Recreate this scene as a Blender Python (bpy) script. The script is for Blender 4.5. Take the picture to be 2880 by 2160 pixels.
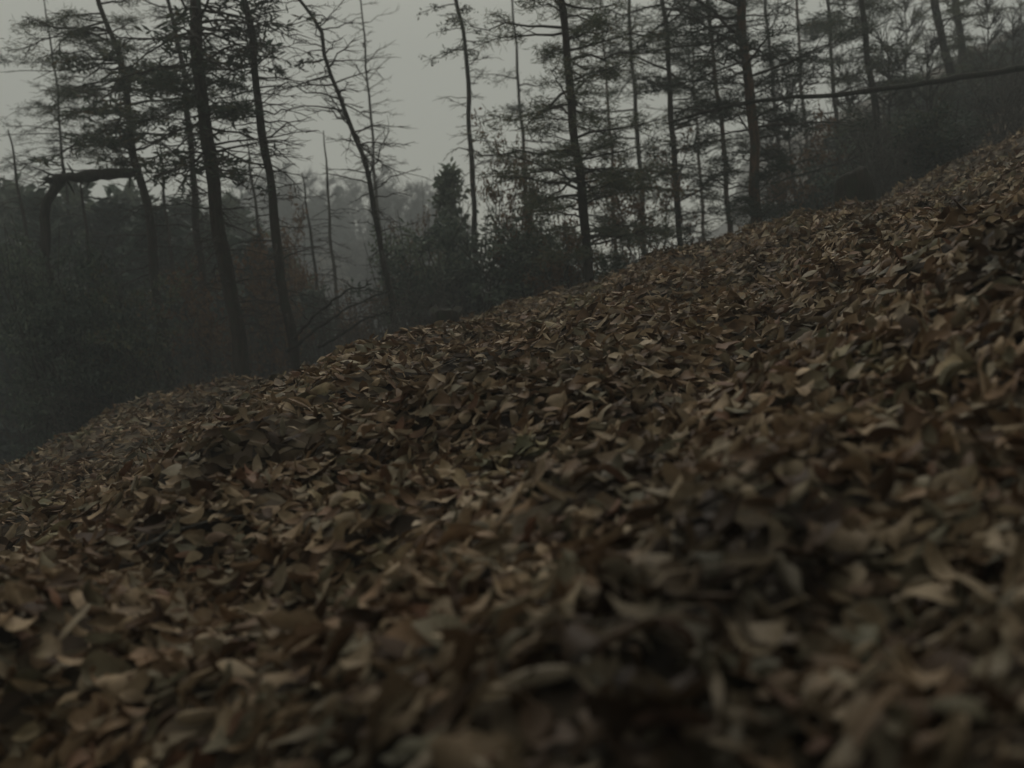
import bpy, math, random
import numpy as np
from mathutils import Vector, Matrix

for o in list(bpy.data.objects):
    bpy.data.objects.remove(o, do_unlink=True)
SC = bpy.context.scene
COL = SC.collection
RNG = np.random.default_rng(7)
random.seed(7)

# ------------------------------------------------------------------ camera
W, HPX, FPX = 1024.0, 768.0, 800.0
EYE = 0.52                              # camera held low above the leaves
PITCH, ROLL = math.radians(-8.1), math.radians(-5.0)
cam_d = bpy.data.cameras.new('camera')
cam = bpy.data.objects.new('camera', cam_d)
COL.objects.link(cam)
cam_d.sensor_width = 36.0
cam_d.lens = FPX / W * 36.0
cam_d.clip_start, cam_d.clip_end = 0.05, 1500.0
CROT = Matrix.Rotation(math.pi / 2 + PITCH, 3, 'X') @ Matrix.Rotation(ROLL, 3, 'Z')
cam.rotation_euler = CROT.to_euler()
cam.location = (0, 0, 0)
cam_d.dof.use_dof = True
cam_d.dof.focus_distance = 4.5
cam_d.dof.aperture_fstop = 1.7
SC.camera = cam
SC.cycles.max_bounces = 4
SC.cycles.diffuse_bounces = 3
SC.cycles.volume_bounces = 0
SC.cycles.transparent_max_bounces = 4
CR = np.array(CROT)

# ------------------------------------------------------------------ sky, sun, exposure
SUN_EL = math.radians(52)
world = bpy.data.worlds.new('World')
SC.world = world
world.use_nodes = True
nt = world.node_tree
nt.nodes.clear()
n_out = nt.nodes.new('ShaderNodeOutputWorld')
n_bg = nt.nodes.new('ShaderNodeBackground')
n_sky = nt.nodes.new('ShaderNodeTexSky')
n_sky.sky_type = 'NISHITA'
n_sky.sun_disc = False
n_sky.sun_elevation = SUN_EL
n_sky.sun_rotation = 0.0
n_mix = nt.nodes.new('ShaderNodeMixRGB')
n_mix.inputs[0].default_value = 0.95
n_tc = nt.nodes.new('ShaderNodeTexCoord')
n_ns = nt.nodes.new('ShaderNodeTexNoise')
n_ns.inputs['Scale'].default_value = 1.6
n_ns.inputs['Detail'].default_value = 3.0
n_rp = nt.nodes.new('ShaderNodeValToRGB')
n_rp.color_ramp.elements[0].position = 0.3
n_rp.color_ramp.elements[0].color = (5.0, 4.96, 4.2, 1)
n_rp.color_ramp.elements[1].position = 0.7
n_rp.color_ramp.elements[1].color = (5.75, 5.68, 4.8, 1)
nt.links.new(n_tc.outputs['Generated'], n_ns.inputs['Vector'])
nt.links.new(n_ns.outputs['Fac'], n_rp.inputs[0])
nt.links.new(n_sky.outputs[0], n_mix.inputs[1])
nt.links.new(n_rp.outputs[0], n_mix.inputs[2])
nt.links.new(n_mix.outputs[0], n_bg.inputs['Color'])
n_bg.inputs['Strength'].default_value = 0.1
nt.links.new(n_bg.outputs[0], n_out.inputs['Surface'])

sun_d = bpy.data.lights.new('sun', 'SUN')
sun_d.energy = 1.5
sun_d.angle = math.radians(50)
sun_d.color = (1.0, 0.97, 0.9)
sun = bpy.data.objects.new('sun', sun_d)
COL.objects.link(sun)
sun.rotation_euler = Vector((0, -math.cos(SUN_EL), -math.sin(SUN_EL))).to_track_quat('-Z', 'Y').to_euler()

SC.view_settings.view_transform = 'Standard'
SC.view_settings.look = 'None'
SC.view_settings.exposure = 0.0
SC.view_settings.gamma = 1.0
SC.view_settings.use_curve_mapping = False


# ------------------------------------------------------------------ helpers
def ray(px, py):
    d = CR @ np.array([(px - W / 2) / FPX, -(py - HPX / 2) / FPX, -1.0])
    return d


def at(px, py, y):
    """point on the sight line of a pixel at forward distance y"""
    d = ray(px, py)
    return d * (y / d[1])


def pix(p):
    """array of points -> pixels, depth"""
    q = np.asarray(p) @ CR
    return W / 2 + FPX * q[..., 0] / -q[..., 2], HPX / 2 - FPX * q[..., 1] / -q[..., 2], -q[..., 2]


def soft(t, w):
    return w * np.logaddexp(0, t / w)


def sig(t):
    return 1 / (1 + np.exp(-np.clip(t, -40, 40)))


def sstep(a, b, t):
    u = np.clip((t - a) / (b - a), 0, 1)
    return u * u * (3 - 2 * u)


_w = np.random.default_rng(3)
WAVES = []
for lam, amp, n in ((4.5, .05, 5), (1.7, .026, 6), (.62, .018, 8)):
    for _ in range(n):
        a = _w.uniform(0, 6.283)
        k = 6.283 / (lam * _w.uniform(.7, 1.4))
        WAVES.append((math.cos(a) * k, math.sin(a) * k, _w.uniform(0, 6.283), amp))


def terrain(x, y):
    x = np.asarray(x, float)
    y = np.asarray(y, float)
    r = np.hypot(x, y)
    az = np.arctan2(x, np.maximum(y, .01))
    xl = np.where(x < -11, -11 + (x + 11) * .4, x)
    z = -EYE + .205 * xl
    xr = x - .25 * (y - 10)
    wl = sig((6.3 - xr) / .9)
    d = soft(y - 11.0 - .06 * x, .7) * .45 * wl
    z = z - 10 * np.tanh(d / 10)
    z = z + 10 * np.tanh(.27 * soft(x - 9.5, 2.0) / 10)
    z = z + 19 * sstep(30, 95, r) * sig((-az - .02) / .05) * sstep(-40, 15, y)
    for kx, ky, ph, a in WAVES:
        z = z + a * np.sin(kx * x + ky * y + ph)
    return z


def build(name, verts, faces, mat, parent=None, smooth=True):
    """verts (n,3) array, faces list of int arrays with the same corner count each"""
    me = bpy.data.meshes.new(name)
    verts = np.asarray(verts, np.float32)
    me.vertices.add(len(verts))
    me.vertices.foreach_set('co', verts.ravel())
    loops, starts, tot = [], [], 0
    for f in faces:
        f = np.asarray(f, np.int32)
        if not len(f):
            continue
        loops.append(f.ravel())
        starts.append(tot + np.arange(len(f)) * f.shape[1])
        tot += f.size
    loops = np.concatenate(loops)
    starts = np.concatenate(starts)
    me.loops.add(len(loops))
    me.loops.foreach_set('vertex_index', loops)
    me.polygons.add(len(starts))
    me.polygons.foreach_set('loop_start', starts.astype(np.int32))
    me.update(calc_edges=True)
    me.polygons.foreach_set('use_smooth', np.full(len(starts), smooth))
    me.validate()
    if mat:
        me.materials.append(mat)
    o = bpy.data.objects.new(name, me)
    COL.objects.link(o)
    if parent:
        o.parent = parent
    return o


def tag(o, label=None, cat=None, group=None, kind=None):
    if label:
        o['label'] = label
    if cat:
        o['category'] = cat
    if group:
        o['group'] = group
    if kind:
        o['kind'] = kind
    return o


def empty(name, loc):
    o = bpy.data.objects.new(name, None)
    o.empty_display_size = .2
    COL.objects.link(o)
    o.location = loc
    return o


def copy_tree(o, parent=None):
    c = o.copy()
    COL.objects.link(c)
    c.parent = parent
    for ch in list(o.children):
        copy_tree(ch, c)
    return c


class MB:
    """collects tubes and loose faces"""

    def __init__(self):
        self.v, self.q, self.t, self.n = [], [], [], 0

    def tube(self, pts, rad, sides=6, cap=True):
        pts = np.asarray(pts, float)
        rad = np.asarray(rad, float)
        k = len(pts)
        tan = np.gradient(pts, axis=0)
        tan /= np.linalg.norm(tan, axis=1)[:, None] + 1e-9
        ref = np.array([0, 0, 1.0]) if abs(tan[0][2]) < .8 else np.array([1.0, 0, 0])
        u = np.cross(tan, ref)
        u /= np.linalg.norm(u, axis=1)[:, None] + 1e-9
        w = np.cross(tan, u)
        a = np.arange(sides) * 2 * math.pi / sides
        ring = (u[:, None, :] * np.cos(a)[None, :, None] + w[:, None, :] * np.sin(a)[None, :, None])
        V = pts[:, None, :] + ring * rad[:, None, None]
        self.v.append(V.reshape(-1, 3))
        i = np.arange(k - 1)[:, None] * sides
        j = np.arange(sides)[None, :]
        j2 = (j + 1) % sides
        self.q.append(np.stack([i + j, i + j2, i + sides + j2, i + sides + j], -1).reshape(-1, 4) + self.n)
        self.n += k * sides
        if cap:
            for ring_i, c in ((0, pts[0]), (k - 1, pts[-1])):
                self.v.append(np.array([c]))
                b = self.n - 0
                base = self.n - k * sides if ring_i == 0 else self.n - k * sides
                self.n += 1
            c0 = self.n - 2
            c1 = self.n - 1
            first = self.n - 2 - k * sides
            last = first + (k - 1) * sides
            jj = np.arange(sides)
            self.t.append(np.stack([np.full(sides, c0), first + (jj + 1) % sides, first + jj], -1))
            self.t.append(np.stack([np.full(sides, c1), last + jj, last + (jj + 1) % sides], -1))

    def tris(self, V):
        """V (m,3,3)"""
        m = len(V)
        self.v.append(V.reshape(-1, 3))
        self.t.append(np.arange(m * 3).reshape(m, 3) + self.n)
        self.n += m * 3

    def quads(self, V):
        m = len(V)
        self.v.append(V.reshape(-1, 3))
        self.q.append(np.arange(m * 4).reshape(m, 4) + self.n)
        self.n += m * 4

    def build(self, name, mat, parent=None, smooth=True, origin=None):
        v = np.concatenate(self.v)
        if origin is not None:
            v = v - np.asarray(origin)
        faces = []
        if self.q:
            faces.append(np.concatenate(self.q))
        if self.t:
            faces.append(np.concatenate(self.t))
        return build(name, v, faces, mat, parent, smooth)


# ------------------------------------------------------------------ materials
def mat_base(name):
    m = bpy.data.materials.new(name)
    m.use_nodes = True
    b = m.node_tree.nodes['Principled BSDF']
    b.inputs['Roughness'].default_value = .85
    b.inputs['Specular IOR Level'].default_value = .2
    return m, m.node_tree, b


def ramp(t, stops):
    r = t.nodes.new('ShaderNodeValToRGB')
    e = r.color_ramp.elements
    while len(e) < len(stops):
        e.new(.5)
    for el, (p, c) in zip(e, stops):
        el.position = p
        el.color = (*c, 1)
    return r


def noise(t, scale, detail=4, coord='Object'):
    tc = t.nodes.new('ShaderNodeTexCoord')
    n = t.nodes.new('ShaderNodeTexNoise')
    n.inputs['Scale'].default_value = scale
    n.inputs['Detail'].default_value = detail
    t.links.new(tc.outputs[coord], n.inputs['Vector'])
    return n


def mix(t, kind, fac, a, b):
    m = t.nodes.new('ShaderNodeMixRGB')
    m.blend_type = kind
    for i, s in enumerate((fac, a, b)):
        if isinstance(s, (int, float)):
            m.inputs[i].default_value = s
        elif isinstance(s, tuple):
            m.inputs[i].default_value = (*s, 1)
        else:
            t.links.new(s, m.inputs[i])
    return m.outputs[0]


def m_bark(name, dark, light, moss=None):
    m, t, b = mat_base(name)
    n1 = noise(t, 9, 6)
    mp = t.nodes.new('ShaderNodeMapping')
    mp.inputs['Scale'].default_value = (14, 14, 2.2)
    tc = t.nodes.new('ShaderNodeTexCoord')
    t.links.new(tc.outputs['Object'], mp.inputs['Vector'])
    n2 = t.nodes.new('ShaderNodeTexNoise')
    n2.inputs['Scale'].default_value = 2.2
    n2.inputs['Detail'].default_value = 8
    t.links.new(mp.outputs[0], n2.inputs['Vector'])
    r = ramp(t, [(.35, dark), (.68, light)])
    t.links.new(n2.outputs['Fac'], r.inputs[0])
    c = r.outputs[0]
    if moss:
        rm = ramp(t, [(.5, (0, 0, 0)), (.64, (1, 1, 1))])
        t.links.new(n1.outputs['Fac'], rm.inputs[0])
        c = mix(t, 'MIX', rm.outputs[0], c, moss)
    t.links.new(c, b.inputs['Base Color'])
    bp = t.nodes.new('ShaderNodeBump')
    bp.inputs['Strength'].default_value = .9
    bp.inputs['Distance'].default_value = .03
    t.links.new(n2.outputs['Fac'], bp.inputs['Height'])
    t.links.new(bp.outputs[0], b.inputs['Normal'])
    return m


def m_leafy(name, stops, per_object=False, trans=.25, rough=.7, tint=False, patch=False):
    m, t, b = mat_base(name)
    b.inputs['Roughness'].default_value = rough
    if per_object:
        src = t.nodes.new('ShaderNodeObjectInfo').outputs['Random']
    else:
        src = t.nodes.new('ShaderNodeNewGeometry').outputs['Random Per Island']
    r = ramp(t, stops)
    t.links.new(src, r.inputs[0])
    n = noise(t, 30 if per_object else 22, 4)
    rn = ramp(t, [(.3, (.5, .48, .46)), (.7, (1.15, 1.15, 1.15))])
    t.links.new(n.outputs['Fac'], rn.inputs[0])
    c = mix(t, 'MULTIPLY', 1.0, r.outputs[0], rn.outputs[0])
    if patch:
        geo = t.nodes.new('ShaderNodeNewGeometry')
        pn = t.nodes.new('ShaderNodeTexNoise')
        pn.inputs['Scale'].default_value = 1.5
        pn.inputs['Detail'].default_value = 3
        t.links.new(geo.outputs['Position'], pn.inputs['Vector'])
        pr = ramp(t, [(.34, (.42, .43, .44)), (.46, (.92, .92, .9)), (.58, (1.06, 1.0, .95)), (.68, (.78, .86, .74))])
        t.links.new(pn.outputs['Fac'], pr.inputs[0])
        c = mix(t, 'MULTIPLY', 1.0, c, pr.outputs[0])
    if tint:
        oi = t.nodes.new('ShaderNodeObjectInfo')
        rt = ramp(t, [(0, (.45, .5, .52)), (.5, (1, 1, 1)), (1, (1.75, 1.6, 1.4))])
        t.links.new(oi.outputs['Random'], rt.inputs[0])
        c = mix(t, 'MULTIPLY', 1.0, c, rt.outputs[0])
    t.links.new(c, b.inputs['Base Color'])
    if trans:
        tr = t.nodes.new('ShaderNodeBsdfTranslucent')
        t.links.new(c, tr.inputs['Color'])
        ms = t.nodes.new('ShaderNodeMixShader')
        ms.inputs[0].default_value = trans
        out = t.nodes['Material Output']
        t.links.new(b.outputs[0], ms.inputs[1])
        t.links.new(tr.outputs[0], ms.inputs[2])
        t.links.new(ms.outputs[0], out.inputs['Surface'])
    return m


LEAF_STOPS = [(0, (0.051, 0.031, 0.019)), (.16, (0.112, 0.069, 0.040)), (.34, (0.205, 0.134, 0.080)),
              (.52, (0.297, 0.225, 0.149)), (.66, (0.390, 0.304, 0.206)), (.80, (0.293, 0.248, 0.185)),
              (.90, (0.158, 0.145, 0.098)), (1, (0.181, 0.099, 0.065))]
M_LEAF = m_leafy('dead_leaf_litter', LEAF_STOPS, False, .15, .6, patch=True)
M_LEAF1 = m_leafy('dead_leaf_single', LEAF_STOPS, True, .15, .6, patch=True)
M_GRASS = m_leafy('dead_grass', [(0, (.07, .05, .03)), (.5, (.12, .09, .055)), (1, (.05, .048, .03))], False, .15)
M_BARK = m_bark('bark_dark', (.014, .011, .009), (.048, .036, .027), (.024, .028, .018))
M_BARKP = m_bark('bark_pine_red', (.035, .022, .015), (.12, .068, .042), (.04, .042, .03))
M_BARKG = m_bark('bark_grey', (.045, .042, .038), (.12, .112, .098))
M_TWIG = m_bark('dead_twig', (.02, .017, .014), (.06, .05, .04))
M_WET = m_bark('rotten_wood', (.008, .007, .006), (.028, .022, .016), (.018, .022, .012))
M_NEEDLE = m_leafy('pine_needles', [(0, (.04, .058, .045)), (.55, (.075, .10, .075)), (.85, (.10, .11, .075)),
                                    (1, (.10, .075, .04))], False, .3, tint=True)
M_SPRUCE = m_leafy('spruce_needles', [(0, (.045, .064, .053)), (.6, (.085, .118, .094)), (1, (.12, .145, .112))], False, .25, tint=True)
M_BROWN = m_leafy('withered_leaves', [(0, (.08, .045, .025)), (.5, (.15, .085, .045)), (1, (.20, .13, .07))], False, .35)


def m_ground():
    m, t, b = mat_base('leaf_mould')
    n1 = noise(t, 1.3, 6)
    tc = t.nodes.new('ShaderNodeTexCoord')
    v = t.nodes.new('ShaderNodeTexVoronoi')
    v.inputs['Scale'].default_value = 13
    t.links.new(tc.outputs['Object'], v.inputs['Vector'])
    sep = t.nodes.new('ShaderNodeSeparateColor')
    t.links.new(v.outputs['Color'], sep.inputs[0])
    r = ramp(t, [(0, (.022, .016, .011)), (.4, (.06, .042, .027)), (.75, (.12, .09, .058)), (1, (.16, .13, .09))])
    t.links.new(sep.outputs[0], r.inputs[0])
    r2 = ramp(t, [(.35, (.5, .5, .48)), (.65, (1, 1, 1))])
    t.links.new(n1.outputs['Fac'], r2.inputs[0])
    c = mix(t, 'MULTIPLY', 1.0, r.outputs[0], r2.outputs[0])
    t.links.new(c, b.inputs['Base Color'])
    bp = t.nodes.new('ShaderNodeBump')
    bp.inputs['Strength'].default_value = .8
    bp.inputs['Distance'].default_value = .04
    t.links.new(v.outputs['Distance'], bp.inputs['Height'])
    t.links.new(bp.outputs[0], b.inputs['Normal'])
    return m


M_GROUND = m_ground()

# ------------------------------------------------------------------ ground: one sheet
radii = np.concatenate([[0.12], np.geomspace(.25, 150, 170)])
NA = 320
ang = np.arange(NA) * 2 * math.pi / NA
rr, aa = np.meshgrid(radii, ang, indexing='ij')
gx, gy = rr * np.sin(aa), rr * np.cos(aa)
gv = np.stack([gx, gy, terrain(gx, gy)], -1).reshape(-1, 3)
i = np.arange(len(radii) - 1)[:, None] * NA
j = np.arange(NA)[None, :]
j2 = (j + 1) % NA
gq = np.stack([i + j2, i + j, i + NA + j, i + NA + j2], -1).reshape(-1, 4)
gv = np.vstack([gv, [[0, 0, terrain(0, 0)]]])
jj = np.arange(NA)
gt = np.stack([np.full(NA, len(gv) - 1), jj, (jj + 1) % NA], -1)
ground = build('ground', gv, [gq, gt], M_GROUND)
tag(ground, 'hillside covered in brown fallen leaves, rising to the right', kind='structure')


# ------------------------------------------------------------------ fallen leaves
def leaf_mesh(kind, sec, rng):
    """one dry leaf, unit length along x, centred; returns verts (sec+1)*3, quads"""
    t = np.linspace(0, 1, sec + 1)
    if kind == 'beech':
        w = .27 * np.sin(math.pi * t ** .85) ** .8
    elif kind == 'oak':
        w = .26 * np.sin(math.pi * t ** 1.25) ** .7 * (1 + .38 * np.cos(t * 6.283 * 3.5))
    elif kind == 'long':
        w = .16 * np.sin(math.pi * t ** .9) ** .7
    else:
        w = .36 * np.sin(math.pi * t ** .7) ** .75 * (1 + .22 * np.cos(t * 6.283 * 2.4))
    w = np.maximum(w, .012)
    bend = rng.uniform(-2.2, 2.8)
    cup = rng.uniform(-.8, 1.35)
    wave = rng.uniform(0, .05)
    x = t - .5
    if abs(bend) > .05:
        cx, cz = np.sin(x * bend) / bend, (1 - np.cos(x * bend)) / bend
    else:
        cx, cz = x, x * 0
    ph = rng.uniform(0, 6)
    tw = rng.uniform(-.7, .7)
    V = np.zeros((sec + 1, 3, 3))
    for k, s in enumerate((-1, 0, 1)):
        a = cup * abs(s)
        yy = s * w * math.cos(a)
        zz = abs(s) * w * math.sin(a) + wave * np.sin(t * 9 + ph + s * 2) * abs(s)
        th = tw * x
        V[:, k, 0] = cx
        V[:, k, 1] = yy * np.cos(th) - zz * np.sin(th) + .06 * math.sin(ph) * (x * x * 4)
        V[:, k, 2] = cz + yy * np.sin(th) + zz * np.cos(th)
    V = V.reshape(-1, 3)
    q = []
    for a in range(sec):
        for k in range(2):
            q.append((a * 3 + k, (a + 1) * 3 + k, (a + 1) * 3 + k + 1, a * 3 + k + 1))
    return V, np.array(q)


def leaf_set(sec, rng, n=4):
    return [leaf_mesh(k, sec, rng) for k in ('beech', 'oak', 'long', 'long', 'beech', 'long', 'maple') for _ in range(n)]


def leaf_frames(x, y, rng, tiltmax, lift):
    n = len(x)
    e = .06
    z = terrain(x, y)
    sx = (terrain(x + e, y) - z) / e
    sy = (terrain(x, y + e) - z) / e
    nn = np.stack([-sx, -sy, np.ones(n)], -1)
    nn /= np.linalg.norm(nn, axis=1)[:, None]
    tx = np.stack([np.ones(n), np.zeros(n), sx], -1)
    tx /= np.linalg.norm(tx, axis=1)[:, None]
    ty = np.cross(nn, tx)
    B = np.stack([tx, ty, nn], -1)
    # leaves slide and comb down the slope: most lie roughly along it
    yaw = np.where(rng.random(n) < .84, rng.normal(.18, .32, n), rng.uniform(-1.6, 1.6, n))
    yaw += np.where(rng.random(n) < .5, math.pi, 0)
    a = rng.normal(0, tiltmax, n)
    b = rng.normal(0, tiltmax, n)
    flip = np.where(rng.random(n) < .5, math.pi, 0)
    cz, sz = np.cos(yaw), np.sin(yaw)
    o, u = np.zeros(n), np.ones(n)
    Rz = np.stack([np.stack([cz, -sz, o], -1), np.stack([sz, cz, o], -1), np.stack([o, o, u], -1)], 1)
    ca, sa = np.cos(a + flip), np.sin(a + flip)
    Rx = np.stack([np.stack([u, o, o], -1), np.stack([o, ca, -sa], -1), np.stack([o, sa, ca], -1)], 1)
    cb, sb = np.cos(b), np.sin(b)
    Ry = np.stack([np.stack([cb, o, sb], -1), np.stack([o, u, o], -1), np.stack([-sb, o, cb], -1)], 1)
    R = B @ Rz @ Ry @ Rx
    P = np.stack([x, y, z], -1) + nn * (lift * rng.random(n) + .004)[:, None]
    return R, P


def scatter_sector(n, r0, r1, a0, a1, rng):
    r = np.sqrt(rng.uniform(r0 * r0, r1 * r1, n))
    a = rng.uniform(a0, a1, n)
    return r * np.sin(a), r * np.cos(a)


lv, lq, nbase = [], [], 0


def add_leaves(x, y, size, sec, tilt, lift, rng, nset=4):
    global nbase
    R, P = leaf_frames(x, y, rng, tilt, lift)
    vs = leaf_set(sec, rng, nset)
    pick = rng.integers(0, len(vs), len(x))
    for k, (V, q) in enumerate(vs):
        s = np.where(pick == k)[0]
        if not len(s):
            continue
        Wd = np.einsum('nij,vj->nvi', R[s], V) * size[s][:, None, None] + P[s][:, None, :]
        lv.append(Wd.reshape(-1, 3))
        off = nbase + np.arange(len(s))[:, None, None] * len(V)
        lq.append((q[None] + off).reshape(-1, 4))
        nbase += len(s) * len(V)


rl = np.random.default_rng(21)
A = math.radians
# nearest leaves: the 300 that show largest become single parts
x, y = scatter_sector(14500, .35, 3.0, A(-62), A(62), rl)
size = rl.uniform(.04, .105, len(x))
pz = terrain(x, y)
ux, uy, dep = pix(np.stack([x, y, pz], -1))
inview = (dep > .2) & (ux > -20) & (ux < W + 20) & (uy > 0) & (uy < HPX + 30)
score = np.where(inview, size / np.maximum(dep, .1) * (.6 + .4 * rl.random(len(x))), 0)
top = np.argsort(-score)[:300]
keep = np.ones(len(x), bool)
keep[top] = False
add_leaves(x[keep], y[keep], size[keep], 6, .55, .06, rl, 5)
single_sets = []
for k, (V, q) in enumerate(leaf_set(9, np.random.default_rng(5), 4)):
    me_o = build('dead_leaf', V, [q], M_LEAF1)
    single_sets.append(me_o.data)
    bpy.data.objects.remove(me_o)
R, P = leaf_frames(x[top], y[top], rl, .48, .04)
for n_, t_ in enumerate(top):
    o = bpy.data.objects.new('dead_leaf', single_sets[rl.integers(0, len(single_sets))])
    COL.objects.link(o)
    s = size[t_] * 1.05
    M = Matrix([[*(R[n_][r_] * s), P[n_][r_] + (.02 if r_ == 2 else 0)] for r_ in range(3)] + [[0, 0, 0, 1]])
    o.parent = ground
    o.matrix_world = M
# middle distance and far litter
x, y = scatter_sector(36000, 2.9, 7.2, A(-58), A(58), rl)
add_leaves(x, y, rl.uniform(.05, .115, len(x)), 4, .55, .06, rl, 4)
x, y = scatter_sector(58000, 7.0, 15.5, A(-56), A(56), rl)
add_leaves(x, y, rl.uniform(.07, .15, len(x)), 2, .5, .06, rl, 4)
x, y = scatter_sector(26000, 13, 38, A(14), A(58), rl)
s_ = x > 3.5
add_leaves(x[s_], y[s_], rl.uniform(.12, .26, s_.sum()), 2, .45, .06, rl, 3)
x, y = scatter_sector(3000, .5, 4, A(62), A(298), rl)
add_leaves(x, y, rl.uniform(.06, .13, len(x)), 4, .4, .03, rl, 3)
litter = build('leaf_litter', np.concatenate(lv), [np.concatenate(lq)], M_LEAF, ground)
litter['kind'] = 'stuff'

# dead grass blades and needles lying among the leaves
mb = MB()
x, y = scatter_sector(2200, .9, 12, A(-56), A(56), rl)
R, P = leaf_frames(x, y, rl, .22, .05)
L = rl.uniform(.10, .32, len(x))
wd = rl.uniform(.0015, .0035, len(x))
tt = np.array([-.5, 0, .5])
bow = rl.uniform(-.12, .12, len(x))
loc = np.zeros((len(x), 6, 3))
for k in range(3):
    for s, sg in enumerate((-1, 1)):
        loc[:, k * 2 + s, 0] = L * tt[k]
        loc[:, k * 2 + s, 1] = sg * wd * (1 - .7 * abs(tt[k])) + bow * L * (tt[k] == 0)
        loc[:, k * 2 + s, 2] = .03 * (tt[k] == 0) * np.sign(R[:, 2, 2])
G = np.einsum('nij,nvj->nvi', R, loc) + P[:, None, :]
off = np.arange(len(x))[:, None] * 6
gq = np.concatenate([np.array([[0, 2, 3, 1]]) + off, np.array([[2, 4, 5, 3]]) + off])
grass = build('dead_grass', G.reshape(-1, 3), [gq], M_GRASS, ground)
grass['kind'] = 'stuff'


# ------------------------------------------------------------------ trees
def jit_path(p0, p1, n, amp, rng, sag=0.0):
    t = np.linspace(0, 1, n)[:, None]
    p = p0 + (p1 - p0) * t
    p = p + rng.normal(0, amp, (n, 3)) * np.sin(math.pi * t) ** .5
    p[:, 2] += -sag * (t[:, 0] ** 2) * np.linalg.norm(p1 - p0)
    p[0] = p0
    return p


def tuft(mb, c, n, rad, ln, wd, rng, flat=.55):
    """needle sprigs round c, leaf-sized faces"""
    d = rng.normal(0, 1, (n, 3))
    d[:, 2] *= flat
    d /= np.linalg.norm(d, axis=1)[:, None] + 1e-6
    o = c + rng.normal(0, rad * .45, (n, 3)) * np.array([1, 1, flat])
    s = rng.normal(0, 1, (n, 3))
    s = np.cross(d, s)
    s /= np.linalg.norm(s, axis=1)[:, None] + 1e-6
    l = ln * rng.uniform(.6, 1.3, n)[:, None]
    w = wd * rng.uniform(.6, 1.3, n)[:, None]
    V = np.stack([o - s * w * .5, o + d * l * .55 - s * w, o + d * l, o + d * l * .5 + s * w], 1)
    mb.quads(V)


def limb(p0, direction, length, rad, rng, twigs=7, sag=.1, sides=5, jit=.03, path=None):
    """returns MB with branch + twigs, list of twig end points"""
    mb = MB()
    if path is None:
        p1 = p0 + direction * length
        pts = jit_path(p0, p1, 6, length * jit, rng, sag)
    else:
        pts = path
        length = np.linalg.norm(np.diff(pts, axis=0), axis=1).sum()
    k = len(pts)
    mb.tube(pts, rad * np.linspace(1, .25, k), sides)
    ends = [pts[-1]]
    ax = pts[-1] - pts[0]
    ax = ax / (np.linalg.norm(ax) + 1e-6)
    for _ in range(twigs):
        f = rng.uniform(.25, 1)
        q = f * (k - 1)
        a = int(min(q, k - 2))
        b = pts[a] + (pts[a + 1] - pts[a]) * (q - a)
        side = np.cross(ax, [0, 0, 1.0]) * rng.choice([-1, 1])
        d = ax * rng.uniform(.3, .9) + side * rng.uniform(.3, 1) + np.array([0, 0, rng.uniform(-.5, .35)])
        d /= np.linalg.norm(d)
        ln = length * rng.uniform(.14, .36)
        e = b + d * ln
        mid = (b + e) / 2 + rng.normal(0, ln * .06, 3)
        tr = max(rad * rng.uniform(.25, .45), .005)
        mb.tube(np.array([b, mid, e]), np.array([tr, tr * .8, tr * .4]), 3, False)
        ends += [e, mid]
    return mb, ends


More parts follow.
